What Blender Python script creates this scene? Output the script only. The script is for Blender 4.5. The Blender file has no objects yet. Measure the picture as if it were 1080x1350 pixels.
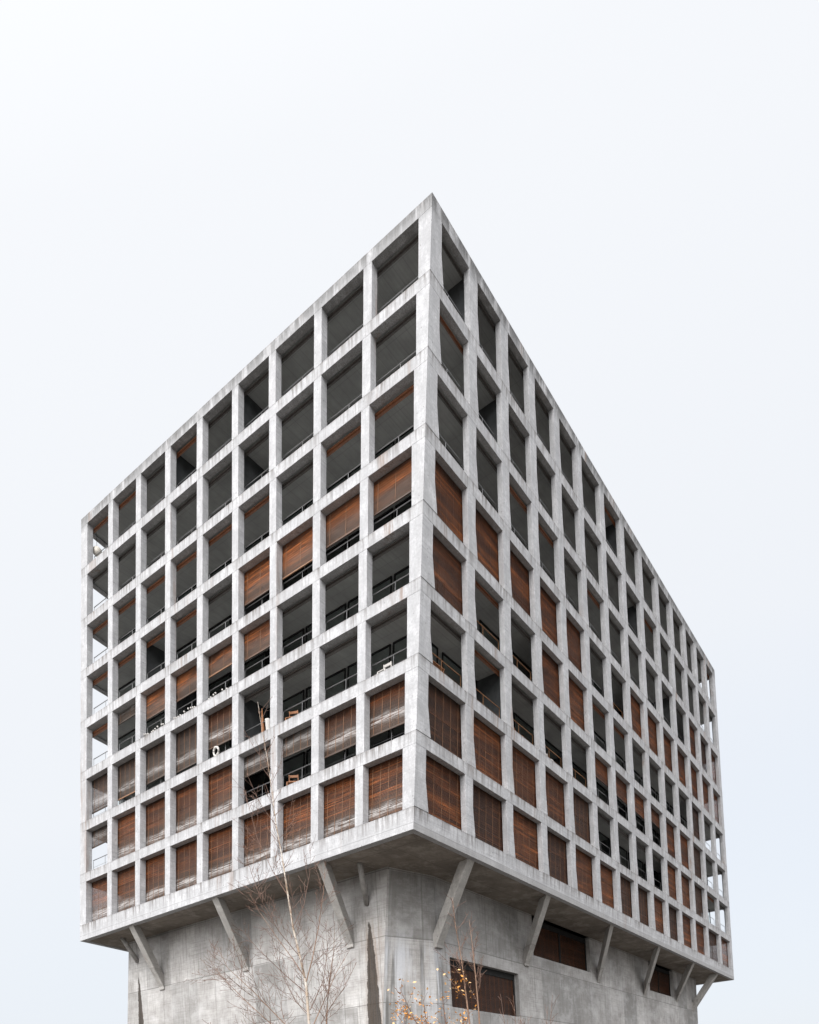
import bpy, bmesh, math, random
from mathutils import Vector, Matrix
random.seed(7)
R = random.Random(11)
scene = bpy.context.scene
COL = scene.collection

# ------------------------------------------------------------------ helpers
class MB:
    """collects faces, builds ONE mesh object"""
    def __init__(self): self.v = []; self.f = []; self.uv = []; self.mi = []; self.has_uv = False
    def face(self, pts, uv=None, m=0):
        b = len(self.v); self.v += [tuple(p) for p in pts]
        self.f.append(tuple(range(b, b + len(pts))))
        if uv: self.has_uv = True
        self.uv.append(uv or [(0, 0)] * len(pts)); self.mi.append(m)
    def hex8(self, a, b, skip=(), m=0):
        """a, b: two opposite quads (same winding), b behind a"""
        if 'a' not in skip: self.face(a, m=m)
        if 'b' not in skip: self.face(b[::-1], m=m)
        for i in range(4):
            if i in skip: continue
            j = (i + 1) % 4
            self.face([a[j], a[i], b[i], b[j]], m=m)
    def box(self, x0, x1, y0, y1, z0, z1, M=None, m=0):
        P = [Vector(p) for p in ((x0,y0,z0),(x1,y0,z0),(x1,y0,z1),(x0,y0,z1))]
        Q = [Vector(p) for p in ((x0,y1,z0),(x1,y1,z0),(x1,y1,z1),(x0,y1,z1))]
        if M: P = [M @ p for p in P]; Q = [M @ p for p in Q]
        self.hex8(P, Q, m=m)
    def tube(self, pts, rads, n=6, cap=True, m=0):
        pts = [Vector(p) for p in pts]; rings = []
        for i, p in enumerate(pts):
            d = (pts[min(i+1, len(pts)-1)] - pts[max(i-1, 0)])
            if d.length < 1e-9: d = Vector((0,0,1))
            d.normalize()
            a = d.orthogonal() if abs(d.z) > .99 else d.cross(Vector((0,0,1)))
            a.normalize(); c = d.cross(a)
            r = rads[i] if not isinstance(rads, (int, float)) else rads
            b0 = len(self.v)
            for k in range(n):
                t = 2*math.pi*k/n
                self.v.append(tuple(p + a*math.cos(t)*r + c*math.sin(t)*r))
            rings.append(b0)
        for i in range(len(rings)-1):
            for k in range(n):
                k2 = (k+1) % n
                self.f.append((rings[i]+k, rings[i]+k2, rings[i+1]+k2, rings[i+1]+k))
                self.uv.append([(0,0)]*4); self.mi.append(m)
        if cap:
            self.f.append(tuple(rings[0]+k for k in range(n))[::-1]); self.uv.append([(0,0)]*n); self.mi.append(m)
            self.f.append(tuple(rings[-1]+k for k in range(n))); self.uv.append([(0,0)]*n); self.mi.append(m)
    def build(self, name, mats, parent=None, merge=True, smooth=False, bevel=0):
        me = bpy.data.meshes.new(name)
        me.from_pydata(self.v, [], self.f)
        if self.has_uv:
            l = me.uv_layers.new(name='UVMap'); i = 0
            for u in self.uv:
                for c in u: l.data[i].uv = c; i += 1
        if not isinstance(mats, (list, tuple)): mats = [mats]
        for mm in mats: me.materials.append(mm)
        for p, k in zip(me.polygons, self.mi): p.material_index = k
        if merge:
            bm = bmesh.new(); bm.from_mesh(me)
            bmesh.ops.remove_doubles(bm, verts=bm.verts, dist=1e-5)
            bm.to_mesh(me); bm.free()
        if smooth:
            for p in me.polygons: p.use_smooth = True
        o = bpy.data.objects.new(name, me); COL.objects.link(o)
        if parent: o.parent = parent
        if bevel:
            b = o.modifiers.new('edge', 'BEVEL'); b.width = bevel; b.segments = 1; b.limit_method = 'ANGLE'; b.angle_limit = math.radians(40)
        return o
def tag(o, label=None, cat=None, group=None, kind=None):
    if label: o['label'] = label
    if cat: o['category'] = cat
    if group: o['group'] = group
    if kind: o['kind'] = kind
    return o
def empty(name, loc=(0,0,0), rz=0):
    o = bpy.data.objects.new(name, None); COL.objects.link(o); o.location = loc; o.rotation_euler = (0,0,rz)
    o.empty_display_size = .3
    return o
def V3(p, z): return Vector((p[0], p[1], z))

# ------------------------------------------------------------------ materials
class NT:
    def __init__(self, name, disp=False):
        self.m = bpy.data.materials.new(name); self.m.use_nodes = True
        self.t = self.m.node_tree; self.t.nodes.clear()
        self.out = self.n('ShaderNodeOutputMaterial')
        self.b = self.n('ShaderNodeBsdfPrincipled'); self.l(self.b.outputs[0], self.out.inputs[0])
    def n(self, ty, **kw):
        x = self.t.nodes.new(ty)
        for k, v in kw.items(): setattr(x, k, v)
        return x
    def l(self, a, b): self.t.links.new(a, b)
    def set(self, s, v):
        if hasattr(v, 'is_linked') or hasattr(v, 'links'): self.l(v, s)
        else: s.default_value = v
    def math(self, op, a, b=0.0, c=None, clamp=False):
        x = self.n('ShaderNodeMath', operation=op); x.use_clamp = clamp
        self.set(x.inputs[0], a); self.set(x.inputs[1], b)
        if c is not None: self.set(x.inputs[2], c)
        return x.outputs[0]
    def pos(self): return self.n('ShaderNodeNewGeometry').outputs['Position']
    def scale(self, v, s, off=(0,0,0)):
        x = self.n('ShaderNodeMapping'); self.l(v, x.inputs[0]); x.inputs['Scale'].default_value = s; x.inputs['Location'].default_value = off
        return x.outputs[0]
    def noise(self, v, sc=1.0, det=4, rough=.55, dim='3D'):
        x = self.n('ShaderNodeTexNoise'); self.l(v, x.inputs['Vector']); x.inputs['Scale'].default_value = sc
        x.inputs['Detail'].default_value = det; x.inputs['Roughness'].default_value = rough
        return x.outputs['Fac']
    def ramp(self, f, a, b, c0=0.0, c1=1.0):
        x = self.n('ShaderNodeMapRange'); self.set(x.inputs[0], f)
        x.inputs[1].default_value = a; x.inputs[2].default_value = b; x.inputs[3].default_value = c0; x.inputs[4].default_value = c1
        return x.outputs[0]
    def mix(self, f, a, b, mode='MIX'):
        x = self.n('ShaderNodeMix', data_type='RGBA', blend_type=mode)
        self.set(x.inputs[0], f); 
        for s, v in ((x.inputs[6], a), (x.inputs[7], b)):
            if isinstance(v, tuple): s.default_value = (*v, 1)
            else: self.l(v, s)
        return x.outputs[2]
    def dot(self, v, d):
        x = self.n('ShaderNodeVectorMath', operation='DOT_PRODUCT'); self.l(v, x.inputs[0]); x.inputs[1].default_value = d
        return x.outputs['Value']
    def sep(self, v):
        x = self.n('ShaderNodeSeparateXYZ'); self.l(v, x.inputs[0]); return x.outputs
    def comb(self, x, y, z):
        c = self.n('ShaderNodeCombineXYZ'); self.set(c.inputs[0], x); self.set(c.inputs[1], y); self.set(c.inputs[2], z); return c.outputs[0]
    def bump(self, h, strength=.3, dist=.02):
        x = self.n('ShaderNodeBump'); x.inputs['Strength'].default_value = strength; x.inputs['Distance'].default_value = dist
        self.l(h, x.inputs['Height']); self.l(x.outputs[0], self.b.inputs['Normal'])
    def fin(self, col, rough=.8, spec=.3):
        s = self.b.inputs['Base Color']
        if isinstance(col, tuple): s.default_value = (*col, 1)
        else: self.l(col, s)
        self.set(self.b.inputs['Roughness'], rough); self.b.inputs['Specular IOR Level'].default_value = spec
        return self.m

ZT0, PITCH, OPEN = 40.08, 3.2525, 2.68          # head of the top openings, storey height, opening height
fL = Vector((.8487, -.5289, 0)); nL = Vector((.5289, .8487, 0))
fR = Vector((.5199, .8542, 0)); nR = Vector((-.8542, .5199, 0))

def concrete_lattice(name, base=(.487,.491,.507), boards=.5):
    k = NT(name); p = k.pos(); z = k.sep(p)[2]
    nrm = k.n('ShaderNodeNewGeometry').outputs['True Normal']
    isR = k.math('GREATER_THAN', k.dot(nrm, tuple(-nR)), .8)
    big = k.noise(k.scale(p, (.3,.3,.4)), 1, 5, .6)
    mid = k.noise(k.scale(p, (1.9,1.9,1.3)), 1, 7, .72)
    fine = k.noise(p, 11, 5, .75)
    board = k.noise(k.scale(p, (.5,.5,17)), 1, 3, .6)
    streak = k.noise(k.scale(p, (6,6,.3)), 1, 5, .65)
    dk = tuple(c*.72 for c in base)
    col = k.mix(k.ramp(big, .3, .7), tuple(c*.86 for c in base), tuple(c*1.08 for c in base))
    col = k.mix(k.ramp(mid, .38, .62, .68, 0), col, dk)
    col = k.mix(k.ramp(mid, .5, .68, 0, .5), col, tuple(c*1.28 for c in base))
    col = k.mix(k.ramp(streak, .48, .66, 0, .5), col, tuple(c*.68 for c in base))
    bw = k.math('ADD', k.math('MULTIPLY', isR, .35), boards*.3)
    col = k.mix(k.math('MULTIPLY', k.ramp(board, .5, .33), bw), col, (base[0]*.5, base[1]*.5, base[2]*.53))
    # dirt that runs down from the upper edge of every beam
    f = k.math('FRACT', k.math('DIVIDE', k.math('SUBTRACT', ZT0 - OPEN, z), PITCH))   # 0 at sill, growing downwards
    top = k.ramp(f, 0.0, .17, 1, .3)
    inb = k.math('LESS_THAN', f, .18)
    st = k.math('MULTIPLY', k.math('MULTIPLY', k.ramp(streak, .46, .62), top), inb)
    patch = k.ramp(k.noise(k.scale(p, (.35,.35,.4), (3,1,7)), 1, 3, .5), .4, .58)
    st = k.math('MULTIPLY', st, k.math('ADD', k.math('MULTIPLY', patch, .5), .5))
    col = k.mix(st, col, (.14,.125,.115))
    edge = k.math('MULTIPLY', k.ramp(f, .0, .035, 1, 0), k.ramp(fine, .4, .6))
    col = k.mix(k.math('MULTIPLY', edge, .7), col, (.16,.145,.135))
    # heavier black weathering on the parapet
    par = k.ramp(z, 39.6, 40.5)
    pn = k.noise(k.scale(p, (2.0,2.0,.45), (9,2,1)), 1, 6, .7)
    ps = k.math('MULTIPLY', par, k.ramp(pn, .4, .52))
    col = k.mix(k.math('MULTIPLY', ps, k.math('ADD', k.math('MULTIPLY', isR, .2), .75)), col, (.1,.1,.1))
    # few rusty runs
    rs = k.math('MULTIPLY', k.ramp(k.noise(k.scale(p, (.9,.9,.06), (4,8,0)), 1, 3, .5), .62, .7), k.ramp(streak, .4, .62))
    col = k.mix(k.math('MULTIPLY', rs, .6), col, (.24,.15,.1))
    # formwork line along the lowest beam and pour joints
    ln = k.math('LESS_THAN', k.math('ABSOLUTE', k.math('SUBTRACT', z, 13.95)), .012)
    col = k.mix(k.math('MULTIPLY', ln, .55), col, (.12,.115,.11))
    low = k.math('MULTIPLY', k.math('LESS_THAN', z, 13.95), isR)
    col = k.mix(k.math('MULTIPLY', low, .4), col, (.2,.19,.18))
    # bug-holes
    vo = k.n('ShaderNodeTexVoronoi'); k.l(p, vo.inputs['Vector']); vo.inputs['Scale'].default_value = 2.6
    hole = k.math('LESS_THAN', vo.outputs['Distance'], .085)
    col = k.mix(k.math('MULTIPLY', hole, .55), col, (.1,.095,.09))
    col = k.mix(k.ramp(fine, .58, .38, 0, .42), col, tuple(c*.55 for c in base))
    # board marks on undersides
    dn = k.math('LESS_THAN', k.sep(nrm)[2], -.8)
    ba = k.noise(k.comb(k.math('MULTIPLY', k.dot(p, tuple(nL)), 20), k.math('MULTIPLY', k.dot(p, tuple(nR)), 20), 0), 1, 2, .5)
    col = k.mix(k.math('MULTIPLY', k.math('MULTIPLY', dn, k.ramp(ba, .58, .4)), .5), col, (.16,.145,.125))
    h = k.math('ADD', k.math('MULTIPLY', fine, .5), k.math('MULTIPLY', board, .5))
    k.bump(h, .5, .03)
    return k.fin(col, k.ramp(mid, .3, .7, .72, .92), .25)

def concrete_base(name):
    k = NT(name); p = k.pos(); z = k.sep(p)[2]
    nrm = k.n('ShaderNodeNewGeometry').outputs['True Normal']
    isR = k.math('GREATER_THAN', k.dot(nrm, tuple(-nR)), .8)
    sL = k.dot(p, tuple(fL)); sR = k.dot(p, tuple(fR))
    s = k.math('ADD', k.math('MULTIPLY', isR, sR), k.math('MULTIPLY', k.math('SUBTRACT', 1, isR), sL))
    base = (.34,.332,.325)
    q = k.comb(s, isR, z)
    big = k.noise(k.scale(q, (.28,1,.35)), 1, 6, .68)
    vert = k.noise(k.scale(q, (3.2,1,.16)), 1, 5, .65)
    vert2 = k.noise(k.scale(q, (11,1,.5), (5,0,0)), 1, 4, .6)
    board = k.noise(k.scale(q, (.35,1,20)), 1, 3, .6)
    mid = k.noise(k.scale(q, (1.4,1,1.4)), 1, 6, .65)
    fine = k.noise(p, 16, 4, .7)
    cell = k.n('ShaderNodeTexWhiteNoise', noise_dimensions='2D')
    ci = k.comb(k.math('FLOOR', k.math('DIVIDE', s, 2.6)), k.math('FLOOR', k.math('DIVIDE', k.math('SUBTRACT', z, 10.3), 3.25)), 0)
    k.l(ci, cell.inputs['Vector'])
    col = k.mix(k.ramp(big, .36, .62), (.3,.288,.278), (.6,.59,.582))
    col = k.mix(k.ramp(cell.outputs['Value'], .3, 1, 0, .75), col, (.19,.19,.185))
    col = k.mix(k.ramp(vert, .52, .7, 0, .4), col, (.56,.56,.565))
    col = k.mix(k.ramp(vert2, .52, .66, 0, .6), col, (.17,.165,.155))
    col = k.mix(k.ramp(board, .5, .34, 0, .5), col, (.2,.195,.19))
    col = k.mix(k.ramp(mid, .36, .58, .45, 0), col, (.24,.225,.215))
    bl2 = k.noise(k.scale(q, (.55,1,.75), (11,0,4)), 1, 7, .72)
    col = k.mix(k.ramp(bl2, .48, .64, 0, .5), col, (.55,.545,.55))
    # lime and damp runs on the wall just right of the corner
    near = k.math('MULTIPLY', k.math('MULTIPLY', isR, k.ramp(k.math('SUBTRACT', sR, STAIN[2][0]), 4.2, 2.6)), k.ramp(z, 10.9, 9.6))
    lime = k.ramp(k.noise(k.scale(q, (2.2,1,.12), (7,0,1)), 1, 5, .65), .47, .6)
    damp = k.ramp(k.noise(k.scale(q, (1.6,1,.1), (1,0,9)), 1, 4, .6), .5, .58)
    col = k.mix(k.math('MULTIPLY', near, k.math('MULTIPLY', damp, .75)), col, (.1,.1,.097))
    col = k.mix(k.math('MULTIPLY', near, k.math('MULTIPLY', lime, .8)), col, (.52,.535,.57))
    # joints between pours
    def joint(v, per, off, w):
        fr = k.math('FRACT', k.math('DIVIDE', k.math('SUBTRACT', v, off), per))
        return k.math('LESS_THAN', k.math('ABSOLUTE', k.math('SUBTRACT', fr, .5)), w/per*.5)
    j = k.math('MAXIMUM', joint(z, 3.25, 10.35-1.625, .05), joint(s, 2.6, 0.4, .035))
    col = k.mix(k.math('MULTIPLY', j, .6), col, (.13,.125,.12))
    notR = k.math('SUBTRACT', 1, isR)
    # rusty brown wash round the corner stain
    wash = k.math('MULTIPLY', k.ramp(k.math('ABSOLUTE', k.math('SUBTRACT', sL, STAIN[1][0]+.15)), .95, .3), notR)
    wash = k.math('MULTIPLY', wash, k.math('MULTIPLY', k.ramp(k.noise(k.scale(q, (4,1,.5), (2,0,3)), 1, 5, .7), .38, .62), k.ramp(z, 11.6, 10.4)))
    col = k.mix(k.math('MULTIPLY', wash, .6), col, (.22,.15,.1))
    # long brown water stains with a pointed head, below the two drain spouts
    wob = k.math('MULTIPLY', k.math('SUBTRACT', k.noise(k.scale(q, (.0,1,1.2)), 1, 4, .6), .5), .22)
    rough_edge = k.math('MULTIPLY', k.math('SUBTRACT', k.noise(k.scale(q, (3,1,3)), 1, 5, .7), .5), .25)
    for s0, ztop, wmax in ((STAIN[0][0], 11.32, .38), (STAIN[1][0], 11.25, .46)):
        w = k.ramp(z, ztop, ztop-4.6, 0.0, wmax)
        w = k.math('MULTIPLY', k.math('POWER', k.math('MAXIMUM', k.math('DIVIDE', w, wmax), 0.0), .55), wmax)
        d = k.math('ABSOLUTE', k.math('ADD', k.math('SUBTRACT', sL, s0), k.math('ADD', wob, rough_edge)))
        mk = k.math('MULTIPLY', k.math('MULTIPLY', k.ramp(k.math('SUBTRACT', w, d), -.01, .05), notR), k.math('LESS_THAN', z, ztop))
        rib = k.ramp(k.noise(k.scale(q, (14,1,.4)), 1, 3, .6), .4, .65)
        col = k.mix(k.math('MULTIPLY', mk, .93), col, k.mix(rib, (.018,.013,.01), (.06,.042,.028)))
    col = k.mix(k.ramp(fine, .3, .7, 0, .2), col, (.16,.155,.15))
    k.bump(k.math('ADD', k.math('MULTIPLY', fine, .4), k.math('MULTIPLY', board, .6)), .4, .025)
    return k.fin(col, .85, .2)

def plain(name, col, rough=.7, var=.25, sc=4, spec=.3, metal=0, bump=0):
    k = NT(name); p = k.pos()
    a = k.noise(p, sc, 5, .65)
    c = k.mix(k.ramp(a, .3, .7), tuple(x*(1-var) for x in col), tuple(min(1, x*(1+var)) for x in col))
    if bump: k.bump(a, bump, .02)
    k.b.inputs['Metallic'].default_value = metal
    return k.fin(c, rough, spec)

def slab_mat(name, col):
    k = NT(name); p = k.pos()
    a = k.noise(k.scale(p, (.8,.8,.8)), 1, 5, .65)
    c = k.mix(k.ramp(a, .3, .7), tuple(x*.82 for x in col), tuple(x*1.15 for x in col))
    s = k.dot(p, tuple(fL)); t = k.dot(p, tuple(fR))
    for v, per in ((s, .62), (t, 2.5)):
        fr = k.math('FRACT', k.math('DIVIDE', v, per))
        c = k.mix(k.math('MULTIPLY', k.math('LESS_THAN', fr, .03/per), .35), c, tuple(x*.45 for x in col))
    bd = k.noise(k.scale(k.comb(s, t, 0), (9,.4,1)), 1, 3, .6)
    c = k.mix(k.ramp(bd, .4, .65, 0, .35), c, tuple(x*.7 for x in col))
    return k.fin(c, .8, .2)

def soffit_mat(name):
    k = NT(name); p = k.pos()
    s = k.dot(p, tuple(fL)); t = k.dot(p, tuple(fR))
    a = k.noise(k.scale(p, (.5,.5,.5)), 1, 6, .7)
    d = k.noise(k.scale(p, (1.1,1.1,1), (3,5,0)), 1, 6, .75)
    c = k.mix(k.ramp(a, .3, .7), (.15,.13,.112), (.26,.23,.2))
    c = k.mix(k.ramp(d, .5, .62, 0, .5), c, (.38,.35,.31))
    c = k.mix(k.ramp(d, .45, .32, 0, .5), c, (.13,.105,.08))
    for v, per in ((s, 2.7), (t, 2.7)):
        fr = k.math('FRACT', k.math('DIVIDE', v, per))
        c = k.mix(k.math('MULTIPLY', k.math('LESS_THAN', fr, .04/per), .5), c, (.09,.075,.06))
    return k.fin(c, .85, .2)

def blind_mat(name, c0, c1, grey, sheen, lowv=(1.5,.8), dark=.7):
    """UV: u metres along the blind, v metres above its lower edge"""
    k = NT(name); uv = k.n('ShaderNodeUVMap'); uv.uv_map = 'UVMap'; q = uv.outputs[0]
    x = k.sep(q); p = k.pos()
    oi = k.n('ShaderNodeObjectInfo').outputs['Random']
    wn = k.n('ShaderNodeTexWhiteNoise', noise_dimensions='2D')
    k.l(k.comb(k.math('FLOOR', k.math('DIVIDE', x[1], .055)), k.math('MULTIPLY', oi, 37), 0), wn.inputs['Vector'])
    grain = k.noise(k.scale(p, (1.2,1.2,30)), 1, 4, .6)
    bandn = k.noise(k.scale(p, (.25,.25,2.2)), 1, 4, .6)
    f = k.math('ADD', k.math('MULTIPLY', wn.outputs['Value'], .5), k.math('MULTIPLY', k.ramp(bandn, .3, .7), .5))
    c = k.mix(f, c0, c1)
    st = k.noise(k.scale(p, (.12,.12,6.5)), 1, 4, .6)
    c = k.mix(k.ramp(st, .47, .57, dark, 0), c, tuple(a*1.2 for a in c0))
    c = k.mix(k.math('MULTIPLY', k.ramp(bandn, .5, .4), .8), c, tuple(a*1.1 for a in c0))
    c = k.mix(k.ramp(grain, .42, .62, 0, .75), c, tuple(a*.35 for a in c0))
    gap = k.math('LESS_THAN', k.math('FRACT', k.math('DIVIDE', x[1], .11)), .22)
    c = k.mix(k.math('MULTIPLY', gap, .6), c, tuple(a*.2 for a in c0))
    c = k.mix(k.ramp(oi, .3, 1, 0, .55), c, tuple(a*.8 for a in c0))
    if sheen:
        # greyer wood low down, and a pale sky sheen painted into the colour
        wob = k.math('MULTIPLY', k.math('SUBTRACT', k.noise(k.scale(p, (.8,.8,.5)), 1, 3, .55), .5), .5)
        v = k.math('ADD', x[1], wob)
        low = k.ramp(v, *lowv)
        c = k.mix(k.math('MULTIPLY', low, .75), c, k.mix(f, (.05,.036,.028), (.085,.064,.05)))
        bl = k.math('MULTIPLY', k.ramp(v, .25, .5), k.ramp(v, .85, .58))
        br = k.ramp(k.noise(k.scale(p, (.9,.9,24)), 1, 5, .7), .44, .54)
        c = k.mix(k.math('MULTIPLY', k.math('MULTIPLY', bl, br), sheen), c, grey)
    return k.fin(c, .55, .35)

def glass_mat():
    k = NT('window_glass'); k.t.nodes.remove(k.b)
    tr = k.n('ShaderNodeBsdfTransparent'); tr.inputs[0].default_value = (.8,.84,.83,1)
    gl = k.n('ShaderNodeBsdfGlossy'); gl.inputs['Roughness'].default_value = .02; gl.inputs[0].default_value = (.9,.95,1,1)
    fr = k.n('ShaderNodeFresnel'); fr.inputs[0].default_value = 1.2
    mx = k.n('ShaderNodeMixShader'); k.l(fr.outputs[0], mx.inputs[0]); k.l(tr.outputs[0], mx.inputs[1]); k.l(gl.outputs[0], mx.inputs[2])
    k.l(mx.outputs[0], k.out.inputs[0])
    return k.m

def bark_birch():
    k = NT('birch_bark'); p = k.pos(); z = k.sep(p)[2]
    a = k.noise(k.scale(p, (6,6,14)), 1, 5, .7)
    b = k.noise(k.scale(p, (1,1,2.2), (0,3,1)), 1, 3, .6)
    c = k.mix(k.ramp(b, .35, .65), (.56,.52,.47), (.33,.23,.15))
    c = k.mix(k.ramp(a, .55, .64), c, (.06,.045,.04))
    return k.fin(c, .75, .2)

# position along the left wall of the two stains (dot product with fL)
STAIN = [(Vector((-24.93,45.2,0)).dot(fL),), (Vector((-7.71,34.70,0)).dot(fL),), (Vector((-6.39,34.2,0)).dot(fR),)]
M_LAT = concrete_lattice('concrete_lattice')
M_BASE = concrete_base('concrete_base')
M_STRUT = concrete_lattice('concrete_brace', (.47,.455,.435), .7)
M_SOFFIT = soffit_mat('concrete_soffit')
M_SLAB = slab_mat('concrete_ceiling', (.35,.352,.345))
M_ROOF = plain('roof_gravel', (.3,.3,.29), .9, .3, 9)
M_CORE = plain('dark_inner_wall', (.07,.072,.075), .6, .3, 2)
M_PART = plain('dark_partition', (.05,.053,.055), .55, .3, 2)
M_FRAME = plain('dark_window_frame', (.022,.022,.022), .7, .2, 6, .08)
M_RAIL = plain('steel_rail', (.23,.23,.235), .35, .1, 6, .5, .6)
M_RAILW = plain('wood_rail', (.24,.115,.05), .5, .25, 8)
M_BLW = blind_mat('sheen_band_wood_blind', (.06,.021,.009), (.48,.145,.037), (.6,.58,.57), .75)  # carries the painted sheen band near its lower edge
M_BLR = blind_mat('red_brown_wood_blind', (.065,.022,.009), (.56,.175,.046), (.3,.28,.26), False)
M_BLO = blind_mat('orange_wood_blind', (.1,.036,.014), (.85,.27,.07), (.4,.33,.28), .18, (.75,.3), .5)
M_BLG = blind_mat('greyed_wood_blind', (.04,.026,.02), (.17,.09,.055), (.55,.53,.52), .65)
M_BLD = blind_mat('dark_wood_blind', (.04,.017,.009), (.17,.062,.026), (.3,.28,.26), False)
M_BUN = plain('dark_rolled_blind', (.05,.043,.038), .6, .4, 12)
M_BUNO = plain('brown_rolled_blind', (.15,.055,.022), .55, .4, 12)
M_CORD = plain('tan_cord', (.22,.12,.07), .7, .2, 5)
M_GLASS = glass_mat()
M_PIPE = plain('grey_spout_pipe', (.3,.29,.28), .6, .25, 6)
M_BARK = bark_birch()
M_TWIG = plain('brown_twig', (.15,.09,.068), .7, .4, 7)
M_TWIGP = plain('pale_brown_twig', (.23,.145,.1), .7, .3, 7)
M_LEAF = plain('copper_leaf', (.6,.26,.05), .6, .45, 5)
M_LEAFP = plain('pale_autumn_leaf', (.66,.42,.2), .6, .3, 5)
M_WHITE = plain('white_paint', (.52,.5,.48), .6, .08, 5)
M_WOOD = plain('warm_wood', (.24,.1,.04), .5, .3, 6)
M_PAPER = plain('paper_shade', (.72,.68,.62), .8, .12, 9)
M_GROUND = plain('gravel_ground', (.105,.098,.09), .95, .3, 2.5, .1)

# ------------------------------------------------------------------ the block: corner lines lean, floors stay level
ZB, ZTOP = 13.65, 40.665
Ct, Cb = (-2.083, 29.693), (-4.369, 29.758)
Lt, Lb = (-26.752, 44.706), (-28.229, 44.608)
Rt, Rb = (19.028, 64.143), (22.115, 73.525)
def isect(p, d, q, e):
    det = d[0]*(-e[1]) + e[0]*d[1]
    t = ((q[0]-p[0])*(-e[1]) + e[0]*(q[1]-p[1])) / det
    return (p[0]+d[0]*t, p[1]+d[1]*t)
def backc(L, C, Rr):
    return isect(L, (.321, .947), Rr, (L[0]-C[0], L[1]-C[1]))
Bt, Bb = backc(Lt, Ct, Rt), backc(Lb, Cb, Rb)
CORN = {'L': (Lt, Lb), 'C': (Ct, Cb), 'R': (Rt, Rb), 'B': (Bt, Bb)}
def corner(n, z):
    t = (ZTOP - z)/(ZTOP - ZB); a, b = CORN[n]
    return Vector((a[0]*(1-t)+b[0]*t, a[1]*(1-t)+b[1]*t))
NEXT = {'left': ('L','C'), 'right': ('C','R'), 'rear': ('R','B'), 'end': ('B','L')}
ORDER = ['left', 'right', 'rear', 'end']
def inward(fc, z):
    a, b = NEXT[fc]; d = corner(b, z) - corner(a, z); d.normalize()
    return Vector((-d.y, d.x))
def S(fc, u, z, d=0.0):
    a, b = NEXT[fc]; A, B = corner(a, z), corner(b, z)
    p = A + (B-A)*u + inward(fc, z)*d
    return Vector((p.x, p.y, z))
def inset_corner(n, z, offs):
    """corner n of the plan inset by offs[facade]"""
    fs = [f for f in ORDER if n in NEXT[f]]
    pts = []
    for f in fs:
        a, b = NEXT[f]; A, B = corner(a, z), corner(b, z); i = inward(f, z)*offs[f]
        pts.append((A+i, B-A))
    q = isect(pts[0][0], pts[0][1], pts[1][0], pts[1][1])
    return Vector((q[0], q[1], z))
TH = {'left': .36, 'right': .31, 'rear': .34, 'end': .34}

z_head = [ZT0 - PITCH*i for i in range(8)]           # top of opening, storey 1 (top) .. 8
z_sill = [z - OPEN for z in z_head]
def lerp(a, b, t): return a + (b-a)*t
L2 = [.0263,.1312,.2377,.342,.4463,.5531,.6564,.7693,.8807]
L8 = [.0259,.1345,.2452,.3545,.4626,.5718,.6814,.7852,.8892]
R1 = [.0172,.082,.1451,.2085,.274,.3405,.4162,.4925,.569,.6474,.723,.7985,.8670,.9341]
R8 = [.0139,.0836,.1549,.2267,.296,.3653,.4292,.493,.5566,.6212,.6880,.7602,.8372,.9206]
def openings(fc, r):
    """list of (u_left_top, u_right_top, u_left_bottom, u_right_bottom) in storey r (0 = top)"""
    t = r/7
    if fc == 'left':
        l = [lerp(a, b, (r-1)/6) for a, b in zip(L2, L8)]; last = lerp(.9743, .9732, t); pw = .0180
        out = []
        for k in range(9):
            ur = l[k+1]-pw if k < 8 else last
            dl, dr = .0032*k/9, .0032*(k+1)/9
            out.append((l[k], ur, l[k]+dl, ur+dr))
        return out
    if fc == 'right':
        l = [lerp(a, b, t) for a, b in zip(R1, R8)]; pw = lerp(.0166, .0129, t); last = lerp(.9822, .9853, t)
        out = []
        for k in range(14):
            ur = l[k+1]-pw if k < 13 else last
            dl, dr = .0052*(1-k/15), .0042*(1-(k+1)/15)
            out.append((l[k], ur, l[k]+dl, ur+dr))
        return out
    n, e, pw = (13, .0125, .0125) if fc == 'rear' else (17, .0095, .0095)
    w = (1-2*e+pw)/n
    return [(e+w*k, e+w*(k+1)-pw, e+w*k, e+w*(k+1)-pw) for k in range(n)]
NB = {f: len(openings(f, 0)) for f in ORDER}

block = empty('apartment_block', (0, 30, 0))
tag(block, 'tall concrete block with a square lattice of windows jutting out over a narrower base', 'building')
block_inv = Matrix.Translation((0, -30, 0))
def part(mb, name, mats, parent=None, **kw):
    """mesh in world coordinates, parented under the block without moving"""
    o = mb.build(name, mats, None, **kw)
    o.parent = parent or block
    o.matrix_parent_inverse = block_inv if parent is None else Matrix.Identity(4)
    return o

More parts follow.
